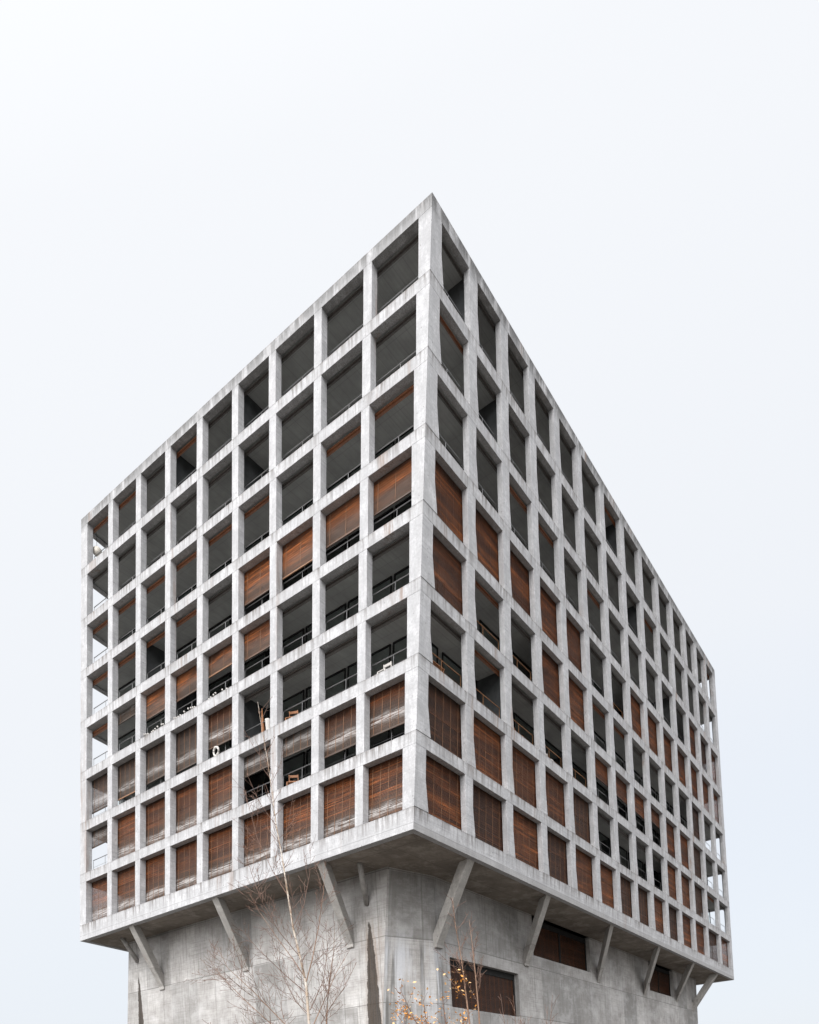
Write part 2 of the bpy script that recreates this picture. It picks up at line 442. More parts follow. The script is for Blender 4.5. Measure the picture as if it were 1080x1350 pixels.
# ---- beams (nine per facade, mitred at the corners)
beam_z = [(z_head[0], ZTOP)] + [(z_head[i+1], z_sill[i]) for i in range(7)] + [(ZB, z_sill[7])]
for fc in ORDER:
    a, b = NEXT[fc]
    for bi, (z0, z1) in enumerate(beam_z):
        mb = MB()
        front = [V3(corner(a, z0), z0), V3(corner(b, z0), z0), V3(corner(b, z1), z1), V3(corner(a, z1), z1)]
        back = [inset_corner(a, z0, TH), inset_corner(b, z0, TH), inset_corner(b, z1, TH), inset_corner(a, z1, TH)]
        # split along the length so the mesh bends with the ruled face
        n = 4
        for s in range(n):
            t0, t1 = s/n, (s+1)/n
            fa = [front[0].lerp(front[1], t0), front[0].lerp(front[1], t1), front[3].lerp(front[2], t1), front[3].lerp(front[2], t0)]
            ba = [back[0].lerp(back[1], t0), back[0].lerp(back[1], t1), back[3].lerp(back[2], t1), back[3].lerp(back[2], t0)]
            mb.hex8(fa, ba, skip=(1, 3))
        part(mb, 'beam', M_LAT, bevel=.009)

# ---- columns (each grid line one part, a post per storey, splayed at the foot)
def post(mb, fc, r, ul_t, ur_t, ul_b, ur_b, flare, gap=0.0, corner_l=None, corner_r=None):
    z1, z0 = z_head[r], z_sill[r] + gap
    zm = (z1+z0)/2
    lv = [(z1, ul_t, ur_t), (zm, lerp(ul_t, ul_b, .5), lerp(ur_t, ur_b, .1 if flare else .5)), (z0, ul_b, ur_b)]
    fr, bk = [], []
    for z, a, b in lv:
        fr.append((S(fc, a, z), S(fc, b, z)))
        bk.append((inset_corner(corner_l, z, TH) if corner_l else S(fc, a, z, TH[fc]),
                   inset_corner(corner_r, z, TH) if corner_r else S(fc, b, z, TH[fc])))
    skip = ()
    for i in (0, 1):
        A = [fr[i+1][0], fr[i+1][1], fr[i][1], fr[i][0]]
        B = [bk[i+1][0], bk[i+1][1], bk[i][1], bk[i][0]]
        sk = [2 if i == 1 else 0]                       # inner horizontal cut
        if corner_l: sk.append(3)
        if corner_r: sk.append(1)
        mb.hex8(A, B, skip=tuple(sk))
corner_mb = {c: MB() for c in 'LCRB'}
for fc in ORDER:
    n = NB[fc]; a, b = NEXT[fc]; fl = fc == 'right'
    for r in range(8):
        op = openings(fc, r)
        post(corner_mb[a], fc, r, 0, op[0][0], 0, op[0][2], fl, 0.024 if fl else .001, corner_l=a)
        post(corner_mb[b], fc, r, op[-1][1], 1, op[-1][3], 1, False, .001, corner_r=b)
    for k in range(n-1):
        mb = MB()
        for r in range(8):
            op = openings(fc, r)
            post(mb, fc, r, op[k][1], op[k+1][0], op[k][3], op[k+1][2], fl)
        part(mb, 'column', M_LAT, bevel=.009)
for c, mb in corner_mb.items():
    part(mb, 'corner_column', M_LAT, bevel=.009)

# ---- slabs, roof, core, partitions
def ring(z, offs): return [inset_corner(c, z, offs) for c in 'LCRB']
def prism(mb, z0, z1, offs, m=0):
    a, b = ring(z0, offs), ring(z1, offs)
    mb.face(b, m=m); mb.face(a[::-1], m=m)
    for i in range(4):
        j = (i+1) % 4
        mb.face([a[i], a[j], b[j], b[i]], m=m)
SLB = {f: TH[f]+.006 for f in ORDER}
for i in range(7):
    mb = MB(); prism(mb, z_head[i+1]+.10, z_sill[i]-.06, SLB)
    part(mb, 'floor_slab', M_SLAB)
mb = MB(); prism(mb, z_head[0]+.12, ZTOP-.12, SLB); part(mb, 'roof_slab', [M_SLAB])
LIP = {f: TH[f]+.06 for f in ORDER}
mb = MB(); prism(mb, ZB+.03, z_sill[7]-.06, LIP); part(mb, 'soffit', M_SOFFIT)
CORE = {'left': 5.0, 'right': 6.0, 'rear': 5.0, 'end': 6.5}
CORE2 = dict(CORE)
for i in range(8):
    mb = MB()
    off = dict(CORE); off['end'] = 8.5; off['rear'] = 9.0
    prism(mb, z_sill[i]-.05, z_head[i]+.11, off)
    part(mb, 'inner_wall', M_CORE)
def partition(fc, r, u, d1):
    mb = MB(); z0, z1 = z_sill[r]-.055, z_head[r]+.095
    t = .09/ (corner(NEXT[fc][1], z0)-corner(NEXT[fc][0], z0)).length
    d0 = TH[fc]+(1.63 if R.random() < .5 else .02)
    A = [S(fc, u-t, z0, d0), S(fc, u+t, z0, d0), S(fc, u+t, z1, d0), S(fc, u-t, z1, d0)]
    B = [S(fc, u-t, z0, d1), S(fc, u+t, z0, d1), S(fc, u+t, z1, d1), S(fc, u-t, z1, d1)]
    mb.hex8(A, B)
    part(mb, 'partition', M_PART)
for r in range(8):
    op = openings('left', r)
    for k in (1, 4, 5) if r % 2 else (2, 5):
        if k == 5 or R.random() < .8: partition('left', r, (op[k][1]+op[k+1][0])/2 if k != 5 else (op[4][1]+op[5][0])/2, 5.05)
    op = openings('right', r)
    ks = [1, 4, 7, 10] if r % 2 else [0, 3, 6, 9]
    for k in ks:
        if R.random() < .8: partition('right', r, (op[k][1]+op[k+1][0])/2, 6.05)

# ---- windows: glazing frame behind a narrow loggia, rail, roll-up slatted blind, cords
F = 1.0
LS = [[.13,.12,.08,.11,.08,.08,.06,.06,.06],
      [.08,.08,.08,.08,.12,.08,.06,.06,.06],
      [.13,.12,.13,.14,.12,.11,.08,.13,.13],
      [.16,.14,.12,.12,.1,.62,.6,.56,.55],
      [.18,.22,.5,.5,.4,.5,.08,.08,.08],
      [.75,.75,.72,.8,.68,.11,.12,.1,.1],
      [.36,F,F,F,F,.36,.34,.68,.68],
      [F]*9]
RS = [[.06]*14,
      [.06]*14,
      [.06,.06,.12,.1,.08,.1,.08,.06,.1,.08,.1,F,F,F],
      [F,F,F,F,F,.08,.08,F,F,F,F,F,F,F],
      [F,.08,.1,F,F,.1,.08,.16,.12,.08,.08,F,.08,.08],
      [.06,.08,.08,.08,.1,.42,.45,.45,.35,F,F,F,.08,.08],
      [F,F,F,F,F,.1,.2,.15,.12,F,F,F,.08,.1],
      [F]*14]
ORANGE_BUN = {('left',0,0),('left',0,1),('left',0,3),('left',2,0),('left',2,1),('left',2,2),('left',2,3),('left',2,4),('left',2,5),('left',2,8),('left',2,7),
              ('left',3,0),('left',3,1),('left',3,2),('left',3,3),('left',4,0),('left',4,1),('right',2,2),('right',2,3),('right',2,5),('right',1,8)}
WOODRAIL = {('right',5,0),('right',5,1),('right',5,2),('right',5,3),('right',4,1),('right',5,4),('right',4,2),('right',3,6)}
class Acc:
    def __init__(self): self.mb = {}
    def get(self, k): return self.mb.setdefault(k, MB())
def window_pieces(fc, r, k, frac):
    """returns dict name -> (MB, material list)"""
    ult, urt, ulb, urb = openings(fc, r)[k]
    z1, z0 = z_head[r], z_sill[r]
    Lg = (corner(NEXT[fc][1], z0)-corner(NEXT[fc][0], z0)).length
    ul, ur = (ult+ulb)/2, (urt+urb)/2
    ex = .13/Lg
    t = TH[fc]; res = {}
    def Q(u, z, d): return S(fc, u, z, d)
    # frame
    fr = MB(); d0, d1 = t+1.55, t+1.62; w = .05/Lg
    a, b = ul-ex*1.3, ur+ex*1.3; A0, B0 = a, b
    if fc == 'left' and k == 8: b = 1-(1.62+TH['right'])/Lg
    if fc == 'right' and k == 0: a = (1.62+TH['left'])/Lg
    zz0, zz1 = z0-.055, z1+.095
    def bar(u0, u1, za, zb, e0=d0, e1=d1):
        fr.hex8([Q(u0,za,e0),Q(u1,za,e0),Q(u1,zb,e0),Q(u0,zb,e0)], [Q(u0,za,e1),Q(u1,za,e1),Q(u1,zb,e1),Q(u0,zb,e1)])
    bar(a, a+w, zz0, zz1); bar(b-w, b, zz0, zz1); bar(a+w, b-w, zz0, zz0+.08); bar(a+w, b-w, zz1-.06, zz1)
    
    res['window'] = (fr, [M_FRAME])
    pn = MB(); dg = (d0+d1)/2
    pn.face([Q(a+w,zz0+.08,dg),Q(b-w,zz0+.08,dg),Q(b-w,zz1-.06,dg),Q(a+w,zz1-.06,dg)])
    res['pane'] = (pn, [M_GLASS])
    a, b = A0, B0
    # rail
    rl = MB(); dr = t+.16; rw = M_RAILW if (fc, r, k) in WOODRAIL else M_RAIL
    zr = z0+.93
    rl.tube([Q(a, zr, dr), Q(b, zr, dr)], .022, 6)
    rl.tube([Q(a, zr-.45, dr), Q(b, zr-.45, dr)], .008, 4)
    for s in (0, .5, 1): rl.tube([Q(lerp(a+.02/Lg, b-.02/Lg, s), z0-.05, dr), Q(lerp(a+.02/Lg, b-.02/Lg, s), zr, dr)], .014, 5)
    res['rail'] = (rl, [rw])
    # blind
    db = t+.03; bl = MB(); H = z1+.03; rnd = random.Random(hash((len(fc), r, k)) & 0xffff)
    if frac <= .2:
        hh = max(.09, frac*OPEN*.42)
        mt = M_BUNO if (fc, r, k) in ORANGE_BUN or (fc == 'right' and rnd.random() < .12) else M_BUN
        n = 8; zc = H-.05-hh/2
        ringL, ringR = [], []
        for i in range(n):
            an = 2*math.pi*i/n
            ringL.append(Q(a, zc+math.sin(an)*hh/2, db+.06+math.cos(an)*.055)); ringR.append(Q(b, zc+math.sin(an)*hh/2, db+.06+math.cos(an)*.055))
        for i in range(n):
            j = (i+1) % n; bl.face([ringL[i], ringL[j], ringR[j], ringR[i]])
        bl.face(ringL[::-1]); bl.face(ringR)
        # two or three slats hang loose under the roll
        for i in range(3):
            zs = zc-hh/2-.03-.055*i
            bl.hex8([Q(a,zs-.042,db+.03),Q(b,zs-.042,db+.03),Q(b,zs,db+.045),Q(a,zs,db+.045)], [Q(a,zs-.042,db+.045),Q(b,zs-.042,db+.045),Q(b,zs,db+.06),Q(a,zs,db+.06)])
        res['blind'] = (bl, [mt, M_CORD])
    else:
        full = frac >= .99
        bot = z0+.012 if full else z1 - frac*OPEN
        tilt = 0 if full else rnd.uniform(-.05, .05)
        n = max(4, int((H-bot)/.055)); W = (b-a)*Lg
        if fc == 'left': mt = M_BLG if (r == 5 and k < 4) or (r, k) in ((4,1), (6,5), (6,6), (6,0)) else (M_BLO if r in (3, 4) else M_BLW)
        else:
            mt = M_BLR if (r in (3, 4, 5) or rnd.random() < .6) else M_BLD
            if r == 5 and k == 11 or r == 6 and k == 11 or r == 4 and k == 11: mt = M_BLD
        def zat(i, s): return lerp(H, bot + tilt*(s-.5), i/n)
        for i in range(n):
            # one slat: upper edge back, lower edge forward, 12 mm thick
            za, zb = zat(i, 0), zat(i+1, 0); zc_, zd = zat(i, 1), zat(i+1, 1); g = .007
            p = [Q(a, zb+g, db), Q(b, zd+g, db), Q(b, zc_, db+.014), Q(a, za, db+.014)]
            q = [Q(a, zb+g, db+.012), Q(b, zd+g, db+.012), Q(b, zc_, db+.026), Q(a, za, db+.026)]
            vb, vt = (n-i-1)*.055+.01, (n-i)*.055-.01
            bl.face(p, [(0,vb),(W,vb),(W,vt),(0,vt)]); bl.face(q[::-1], [(0,vt),(W,vt),(W,vb),(0,vb)])
            bl.face([p[1],p[0],q[0],q[1]], [(W,vb),(0,vb),(0,vb),(W,vb)])
        if not full:
            zb, zd = zat(n, 0), zat(n, 1)
            bl.hex8([Q(a,zb-.06,db-.01),Q(b,zd-.06,db-.01),Q(b,zd,db-.01),Q(a,zb,db-.01)], [Q(a,zb-.06,db+.035),Q(b,zd-.06,db+.035),Q(b,zd,db+.035),Q(a,zb,db+.035)], m=1 if fc == 'left' and rnd.random() < .4 else 0)
        nc = 5
        for i in range(nc):
            uc = lerp(a+ex, b-ex, (i+.5)/nc); cw = .011/Lg
            if r < 5 and fc == 'left' and i % 2: continue
            bl.face([Q(uc-cw,bot,db-.006),Q(uc+cw,bot,db-.006),Q(uc+cw,H,db-.006),Q(uc-cw,H,db-.006)], [(0,9)]*4, m=1)
            bl.face([Q(uc+cw,bot,db-.002),Q(uc-cw,bot,db-.002),Q(uc-cw,H,db-.002),Q(uc+cw,H,db-.002)], [(0,9)]*4, m=1)
        if not bl.has_uv: bl.has_uv = True
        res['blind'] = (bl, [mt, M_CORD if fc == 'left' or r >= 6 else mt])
    return res
cells = [('left', r, k, LS[r][k]) for r in range(8) for k in range(9)] + [('right', r, k, RS[r][k]) for r in range(8) for k in range(14)]
# the hundred windows that show largest: all but the farthest
def size_key(c):
    fc, r, k, _ = c
    if fc == 'left': return 1450 + 430*k
    return 4000*.86**k*(1.05-.015*r)
big = sorted(cells, key=size_key, reverse=True)[:97]      # three more windows stand in the base
bigset = {c[:3] for c in big}
WIN = {}
acc = {}
def moved(mb, o):
    mb.v = [(x-o.x, y-o.y, z-o.z) for x, y, z in mb.v]; return mb
def make_window(pieces, org):
    fr, mt = pieces['window']
    w = moved(fr, org).build('window', mt)
    w.location = org - Vector((0,30,0)); w.parent = block
    for nm in ('pane', 'rail', 'blind'):
        if nm in pieces:
            mb, m2 = pieces[nm]
            moved(mb, org).build(nm, m2, w)
    return w
for c in cells:
    fc, r, k, frac = c
    pc = window_pieces(fc, r, k, frac)
    if (fc, r, k) in bigset:
        op = openings(fc, r)[k]
        WIN[(fc, r, k)] = make_window(pc, S(fc, (op[0]+op[1])/2, z_sill[r], TH[fc]))
    else:
        for nm, (mb, ms) in pc.items():
            d = acc.setdefault(nm, (MB(), []))
            A, mats = d
            idx = []
            for mm in ms:
                if mm not in mats: mats.append(mm)
                idx.append(mats.index(mm))
            off = len(A.v); A.v += mb.v; A.f += [tuple(i+off for i in f) for f in mb.f]; A.uv += mb.uv
            A.mi += [idx[m] if m < len(idx) else idx[-1] for m in mb.mi]; A.has_uv = A.has_uv or mb.has_uv
ws = acc['window'][0].build('window', acc['window'][1])
ws.parent = block; ws.matrix_parent_inverse = block_inv
tag(ws, kind='stuff')
for nm in ('pane', 'rail', 'blind'):
    o = acc[nm][0].build(nm, acc[nm][1], ws); tag(o, kind='stuff')

# ---- base shaft
wL0 = Vector((-8.22, 35.29, 0))
uLw = Vector((.86002, -.51026, 0)); uRw = Vector((.52127, .85339, 0))
def extrap(top, mid, z=0.0):
    top, mid = Vector(top), Vector(mid); t = (z-top.z)/(mid.z-top.z); return top + (mid-top)*t
b1t, b1b = Vector((-25.71,45.67,ZB)), extrap((-25.71,45.67,13.65), (-26.27,46.0,8.41))
b2t, b2b = Vector((-6.39,34.20,ZB)), extrap((-6.39,34.20,13.65), (-7.14,34.65,6.04))
b3t, b3b = Vector((-4.40,35.88,ZB)), Vector((-4.40,35.88,0))
b4t, b4b = Vector((17.75,72.14,ZB)), extrap((17.75,72.14,13.09), (17.72,72.09,9.08))
nLw = Vector((.51026, .86002, 0)); nRw = Vector((-.85339, .52127, 0))
r1w = Vector((-5.68, 33.79, 0))
WINB = [(3.5, 10.26, 7.02, 9.66), (12.23, 20.35, 11.1, ZB-.02), (31.9, 37.95, 11.1, ZB-.02)]
def onR(s, z, d=0): p = r1w + uRw*s + nRw*d; return Vector((p.x, p.y, z))
ZTB = ZB + .03
mb = MB()
for q in (b1t, b2t, b3t, b4t): q.z = ZTB
mb.face([b1b, b2b, b2t, b1t])
NG = 10
for i in range(NG):                                     # the corner is a warped bevel
    for j in range(NG):
        g = lambda u, v: b2b.lerp(b3b, u).lerp(b2t.lerp(b3t, u), v)
        mb.face([g(i/NG, j/NG), g((i+1)/NG, j/NG), g((i+1)/NG, (j+1)/NG), g(i/NG, (j+1)/NG)])
ss = sorted({w[0] for w in WINB} | {w[1] for w in WINB}); zs = sorted({0.0, 7.02, 9.66, 11.1, ZTB})
def colz(si, z):
    if si == 0: t = z/ZTB; return b3b.lerp(b3t, t)
    if si == len(ss)+1: t = z/ZTB; return b4b.lerp(b4t, t)
    return onR(ss[si-1], z)
for i in range(len(ss)+1):
    for j in range(len(zs)-1):
        za, zb = zs[j], zs[j+1]
        hole = False
        if 0 < i < len(ss)+1 and i <= len(ss):
            if i < len(ss)+0 or True:
                s0 = ss[i-1] if i > 0 else -1; s1 = ss[i] if i < len(ss) else 1e9
                for w in WINB:
                    if abs(w[0]-s0) < 1e-6 and abs(w[1]-s1) < 1e-6 and za >= w[2]-1e-6 and zb <= w[3]+.1: hole = True
        if hole: continue
        mb.face([colz(i, za), colz(i+1, za), colz(i+1, zb), colz(i, zb)])
for s0, s1, z0, z1 in WINB:
    z1 = z1 if z1 < ZB-.1 else ZTB
    dp = .55
    for A, B in (((s0,z0),(s0,z1)), ((s1,z1),(s1,z0)), ((s1,z0),(s0,z0)), ((s0,z1),(s1,z1))):
        mb.face([onR(A[0],A[1]), onR(B[0],B[1]), onR(B[0],B[1],dp), onR(A[0],A[1],dp)])
    mb.face([onR(s0,z0,dp), onR(s1,z0,dp), onR(s1,z1,dp), onR(s0,z1,dp)])
bkT = Vector((-9.5, 88.0, ZTB)); bkB = Vector((-9.5, 88.0, 0))
mb.face([b4b, bkB, bkT, b4t]); mb.face([bkB, b1b, b1t, bkT])
base = part(mb, 'base_wall', M_BASE)
for wi, (s0, s1, z0, z1) in enumerate(WINB):
    zt = z1-.02
    org = onR((s0+s1)/2, z0, .25)
    fr = MB()
    def bb(a0, a1, za, zb, e0=.30, e1=.40):
        fr.hex8([onR(a0,za,e0),onR(a1,za,e0),onR(a1,zb,e0),onR(a0,zb,e0)], [onR(a0,za,e1),onR(a1,za,e1),onR(a1,zb,e1),onR(a0,zb,e1)])
    bb(s0+.01, s0+.16, z0+.01, zt); bb(s1-.16, s1-.01, z0+.01, zt); bb(s0+.16, s1-.16, zt-.36, zt); bb(s0+.16, s1-.16, z0+.01, z0+.1)
    m0 = (s0+s1)/2 if wi else s0+.3
    bb(m0-.07, m0+.07, z0+.1, zt-.36, .28, .40)
    bl = MB(); n = int((zt-.3-z0)/.06)
    for i in range(n):
        za = lerp(zt-.3, z0+.04, i/n); zb = lerp(zt-.3, z0+.04, (i+1)/n)
        for a0, a1 in ((s0+.14, m0), (m0, s1-.14)):
            bl.face([onR(a0,zb+.008,.33),onR(a1,zb+.008,.33),onR(a1,za,.35),onR(a0,za,.35)], [(0,(n-i-1)*.055+.01),(3,(n-i-1)*.055+.01),(3,(n-i)*.055-.01),(0,(n-i)*.055-.01)])
            bl.face([onR(a1,zb+.008,.33),onR(a0,zb+.008,.33),onR(a0,zb+.008,.36),onR(a1,zb+.008,.36)], [(0,0)]*4)
    for i in range(14):
        sc_ = lerp(s0+.3, s1-.3, i/13)
        bl.face([onR(sc_-.012,z0+.05,.325),onR(sc_+.012,z0+.05,.325),onR(sc_+.012,zt-.36,.325),onR(sc_-.012,zt-.36,.325)], [(0,9)]*4, m=1)
    make_window({'window': (fr, [M_FRAME]), 'blind': (bl, [M_BLD, M_BUNO])}, org)

# ---- inclined braces under the overhang
def brace(top, bot, dvec, along, w=.25, up=.92):
    """top: outer end under the soffit, bot: foot on the wall (world); dvec: horizontal run"""
    mb = MB(); top, bot = Vector(top), Vector(bot)
    run = Vector((bot.x-top.x, bot.y-top.y, 0)); rd = run.normalized(); Lr = run.length
    sl = (top.z-bot.z)/Lr
    prof = [(0.0, top.z), (Lr-.12, bot.z+.12*sl), (Lr-.1, bot.z), (Lr+.25, bot.z-.02), (Lr+.25, bot.z+up-.25*sl+.0), ((top.z-bot.z-up)/sl*-1+Lr if False else Lr-(top.z-(bot.z+up))/sl, top.z)]
    A = [top*0 + Vector((top.x,top.y,0)) + rd*d + along*(-w) + Vector((0,0,z)) for d, z in prof]
    B = [Vector((top.x,top.y,0)) + rd*d + along*w + Vector((0,0,z)) for d, z in prof]
    mb.face(A); mb.face(B[::-1])
    for i in range(len(A)):
        j = (i+1) % len(A); mb.face([A[j], A[i], B[i], B[j]])
    return part(mb, 'brace', M_STRUT, bevel=.02)
def fac(fc, s, d, z):
    a, b = NEXT[fc]; A = corner(a, ZB); B = corner(b, ZB); u = (B-A).normalized()
    p = A + u*s + inward(fc, ZB)*d; return (p.x, p.y, z)
zt_ = ZB + .035
for (s, sb, db) in ((5.65, 5.0, 2.31), (13.89, 13.13, 2.48), (22.15, 21.3, 2.65)):
    brace(fac('left', s, .14, zt_), fac('left', sb, db, 10.12), None, fL, .25)
for (s, sb, zb) in ((4.6, 5.3, 9.95), (12.17, 14.0, 10.26), (20.94, 24.37, 10.5), (30.0, 33.5, 10.48), (38.68, 41.6, 10.7), (46.13, 46.3, 10.1)):
    brace(fac('right', s, .26, zt_), fac('right', sb, 3.12, zb), None, fR, .27)
for (s, z) in ((6, 10.2), (16, 10.2), (26, 10.2), (36, 10.2)):
    brace(fac('end', s, .2, zt_), fac('end', s, 2.6, z), None, Vector((-.321,-.947,0)), .25)

# ---- drain spouts
for a, b in (((-25.45,44.46,ZB+.06), (-24.93,45.22,12.27)), ((-7.58,33.5,ZB+.06), (-7.66,34.96,12.1))):
    mb = MB(); mb.tube([a, b], .14, 12)
    part(mb, 'spout_pipe', M_PIPE, smooth=True)

# ------------------------------------------------------------------ small things in the loggias
def sill_at(fc, r, k, s, d):
    op = openings(fc, r)[k]; u = lerp(op[2], op[3], s); p = S(fc, u, z_sill[r], d); return p
def lattice_dir(fc): return math.atan2(*( (corner(NEXT[fc][1],30)-corner(NEXT[fc][0],30)).yx ))

# paper lantern in the top corner room
t = empty('paper_lantern', (-26.0, 45.0, z_head[0]+.12)); tag(t, 'round pale paper lantern hanging in the top left corner room', 'lampshade')
mb = MB(); mb.tube([(0,0,0), (0,0,-1.12)], .01, 5); mb.build('cord', M_FRAME, t)
mb = MB(); n = 14; rr = []
for i in range(n+1):
    a = math.pi*i/n; rr.append(((0,0,-1.4+.29*math.cos(a)), max(.04, .29*math.sin(a)*(1.0 if i % 2 else .95))))
mb.tube([q for q, _ in rr], [r_ for _, r_ in rr], 16); mb.build('shade', M_PAPER, t, smooth=True)

# white ring standing on the sill
p = sill_at('left', 5, 4, .42, .12)
mb = MB(); n = 22
pts = [fL*(0.21*math.cos(2*math.pi*i/n)) + Vector((0,0,.3+.23*math.sin(2*math.pi*i/n))) for i in range(n+1)]
mb.tube(pts, [.05 + .012*((i//2) % 2) for i in range(n+1)], 8)
o = mb.build('wreath', M_WHITE, smooth=True); o.location = p
tag(o, 'white ring shaped wreath standing upright on a window sill', 'wreath')

# rows of small white tea lights and pots on three sills
def dots(k, lab):
    rng = random.Random(k*5+1)
    p0 = sill_at('left', 4, k, 0, .05); p1 = sill_at('left', 4, k, 1, .05)
    t = empty('light_string', p0); tag(t, lab, 'string lights', 'strings of white bulbs on the loggia rails')
    def pt(s, rw): 
        q = p0.lerp(p1, s) - p0; q = q + nL*.16; q.z = .3 + .07*math.sin(s*9+k); return q
    for rw in (0,):
        mb = MB(); mb.tube([pt(i/14, rw) for i in range(15)], .008, 4); mb.build('wire', M_FRAME, t)
        n = 13
        for i in range(n):
            if rng.random() < .25: continue
            s = (i+.3+.4*rng.random())/n; q = pt(s, rw)
            b = MB(); rad = .05; b.tube([q+Vector((0,0,-.10)), q+Vector((0,0,-.07)), q+Vector((0,0,-.02)), q+Vector((0,0,.01))], [.02, rad, rad, .012], 8)
            b.build('bulb', M_WHITE, t, smooth=True)
dots(2, 'string of white bulbs in the left one of three neighbouring loggias with bulbs')
dots(3, 'string of white bulbs in the middle of three neighbouring loggias with bulbs')
dots(4, 'string of white bulbs in the loggia directly above the white wreath')

def chair(name, p, ang, mat, label, arms=False):
    t = empty(name, p, ang); tag(t, label, 'chair', 'chairs on the loggias')
    mb = MB(); mb.box(-.24,.24,-.24,.24,.42,.46); mb.build('seat', mat, t, bevel=.008)
    mb = MB()
    mb.box(-.23,.23,.215,.245,.86,.98); mb.box(-.23,.23,.215,.245,.62,.7); mb.build('backrest', mat, t)
    for x in (-.22, .22):
        for y, h in ((-.22, .42), (.23, 1.0)):
            mb = MB(); mb.box(x-.024, x+.024, y-.024, y+.024, 0, h); mb.build('leg', mat, t)
    return t
def put(fc, r, k, s, d): q = sill_at(fc, r, k, s, d); q.z = z_sill[r]-.058; return q
aL = math.atan2(fL.y, fL.x); aR = math.atan2(fR.y, fR.x)
t = chair('chair', put('left', 5, 8, .25, .62), aL, M_WHITE, 'white framed chair in the left face loggia beside the building corner')
t = chair('chair', put('left', 5, 6, .16, .62), aL+.4, M_WOOD, 'brown wooden chair by the left jamb, one floor above another brown chair')
t = chair('chair', put('left', 6, 6, .18, .62), aL+.6, M_WOOD, 'brown wooden chair by the left jamb, directly below another brown chair')
t = chair('chair', put('right', 5, 2, .6, .62), aR+.3, M_WOOD, 'wooden chair in the third loggia from the corner on the right face')
t = chair('chair', put('right', 5, 3, .5, .62), aR-.3, M_WHITE, 'white chair in the fourth loggia from the corner on the right face')
# parasol (folded) and bottle-white roll in the loggia behind the birch
t = empty('folded_parasol', put('left', 5, 5, .5, .6)); tag(t, 'folded orange brown parasol leaning in the loggia above the birch top', 'parasol')
mb = MB(); mb.tube([(0,0,0), (0,0,.35)], .02, 6); mb.build('pole', M_RAIL, t)
mb = MB(); mb.tube([(0,0,.35), (0,0,.5), (0,0,1.1), (0,0,1.75)], [.06,.1,.075,.015], 8); mb.build('canopy', M_WOOD, t, smooth=True)
t = empty('plant_pot', put('left', 5, 5, .68, .6)); tag(t, 'tall white pot standing beside the folded parasol', 'pot')
mb = MB(); mb.tube([(0,0,0),(0,0,.06),(0,0,.95),(0,0,1.0),(0,0,.97)], [.11,.13,.17,.18,.14], 12); mb.build('pot', M_WHITE, t, smooth=True)
mb = MB(); mb.tube([(0,0,.93),(0,0,.98)], [.13,.13], 10); mb.build('soil', M_TWIG, t)
# wooden folding table in the corner loggia of the right face
t = empty('table', put('right', 5, 0, .35, .75), aR); tag(t, 'orange brown wooden table behind the rail of the right face corner loggia', 'table')
mb = MB(); mb.box(-.6,.6,-.28,.28,.72,.76); mb.build('table_top', M_WOOD, t, bevel=.006)
for x in (-.52, .52):
    for y in (-.22, .22):
        mb = MB(); mb.box(x-.03,x+.03,y-.03,y+.03,0,.72); mb.build('leg', M_WOOD, t)

# ------------------------------------------------------------------ ground
mb = MB(); n = 24; ext = 900
def gz(x, y): return -.05
for i in range(n):
    for j in range(n):
        x0, x1 = lerp(-ext, ext, i/n), lerp(-ext, ext, (i+1)/n); y0, y1 = lerp(-ext, ext, j/n), lerp(-ext, ext, (j+1)/n)
        mb.face([(x0,y0,0),(x1,y0,0),(x1,y1,0),(x0,y1,0)])
o = mb.build('ground', M_GROUND); tag(o, kind='structure')

# ------------------------------------------------------------------ birches
def grow(mb, pts, r0, r1, rng, level, maxlevel, dens, lenf, leaves=None, n=4, tipmb=None):
    """tube along pts plus side shoots; leaves: list collecting leaf spots"""
    pts = [Vector(p) for p in pts]
    m = len(pts)
    rads = [lerp(r0, r1, i/(m-1)) for i in range(m)]
    mb.tube(pts, rads, n if level else 7)
    L = sum((pts[i+1]-pts[i]).length for i in range(m-1))
    if level >= maxlevel:
        if leaves is not None: leaves.append((pts[-1], pts[m//2]))
        return
    if level == maxlevel-1 and leaves is not None: leaves.append((pts[-1], pts[m//2]))
    cnt = max(1, int(L*dens))
    for c in range(cnt):
        t = (c+rng.random())/cnt
        t = .12 + .86*t
        f = t*(m-1); i = min(int(f), m-2); p = pts[i].lerp(pts[i+1], f-i)
        d = (pts[i+1]-pts[i]).normalized()
        az = rng.uniform(0, 2*math.pi)
        side = d.orthogonal().normalized(); side = Matrix.Rotation(az, 3, d) @ side
        a = math.radians(rng.uniform(32, 58))
        v = (d*math.cos(a) + side*math.sin(a)).normalized()
        ll = lenf*L*(1-.72*t)*rng.uniform(.5, 1.15)
        if ll < .1: continue
        q = [p]; steps = 4 if level else 6
        curve = Vector((rng.uniform(-.1,.1), rng.uniform(-.1,.1), rng.uniform(.05,.22)))
        for s in range(steps):
            v = (v + curve*.55 + Vector((rng.uniform(-.13,.13), rng.uniform(-.13,.13), rng.uniform(-.1,.1)))).normalized()
            q.append(q[-1] + v*ll/steps)
        rb = max(.0062, lerp(r0, r1, t)*rng.uniform(.35, .5))
        grow(tipmb or mb, q, rb, .005, rng, level+1, maxlevel, dens*1.35, lenf*.95, leaves, 4)

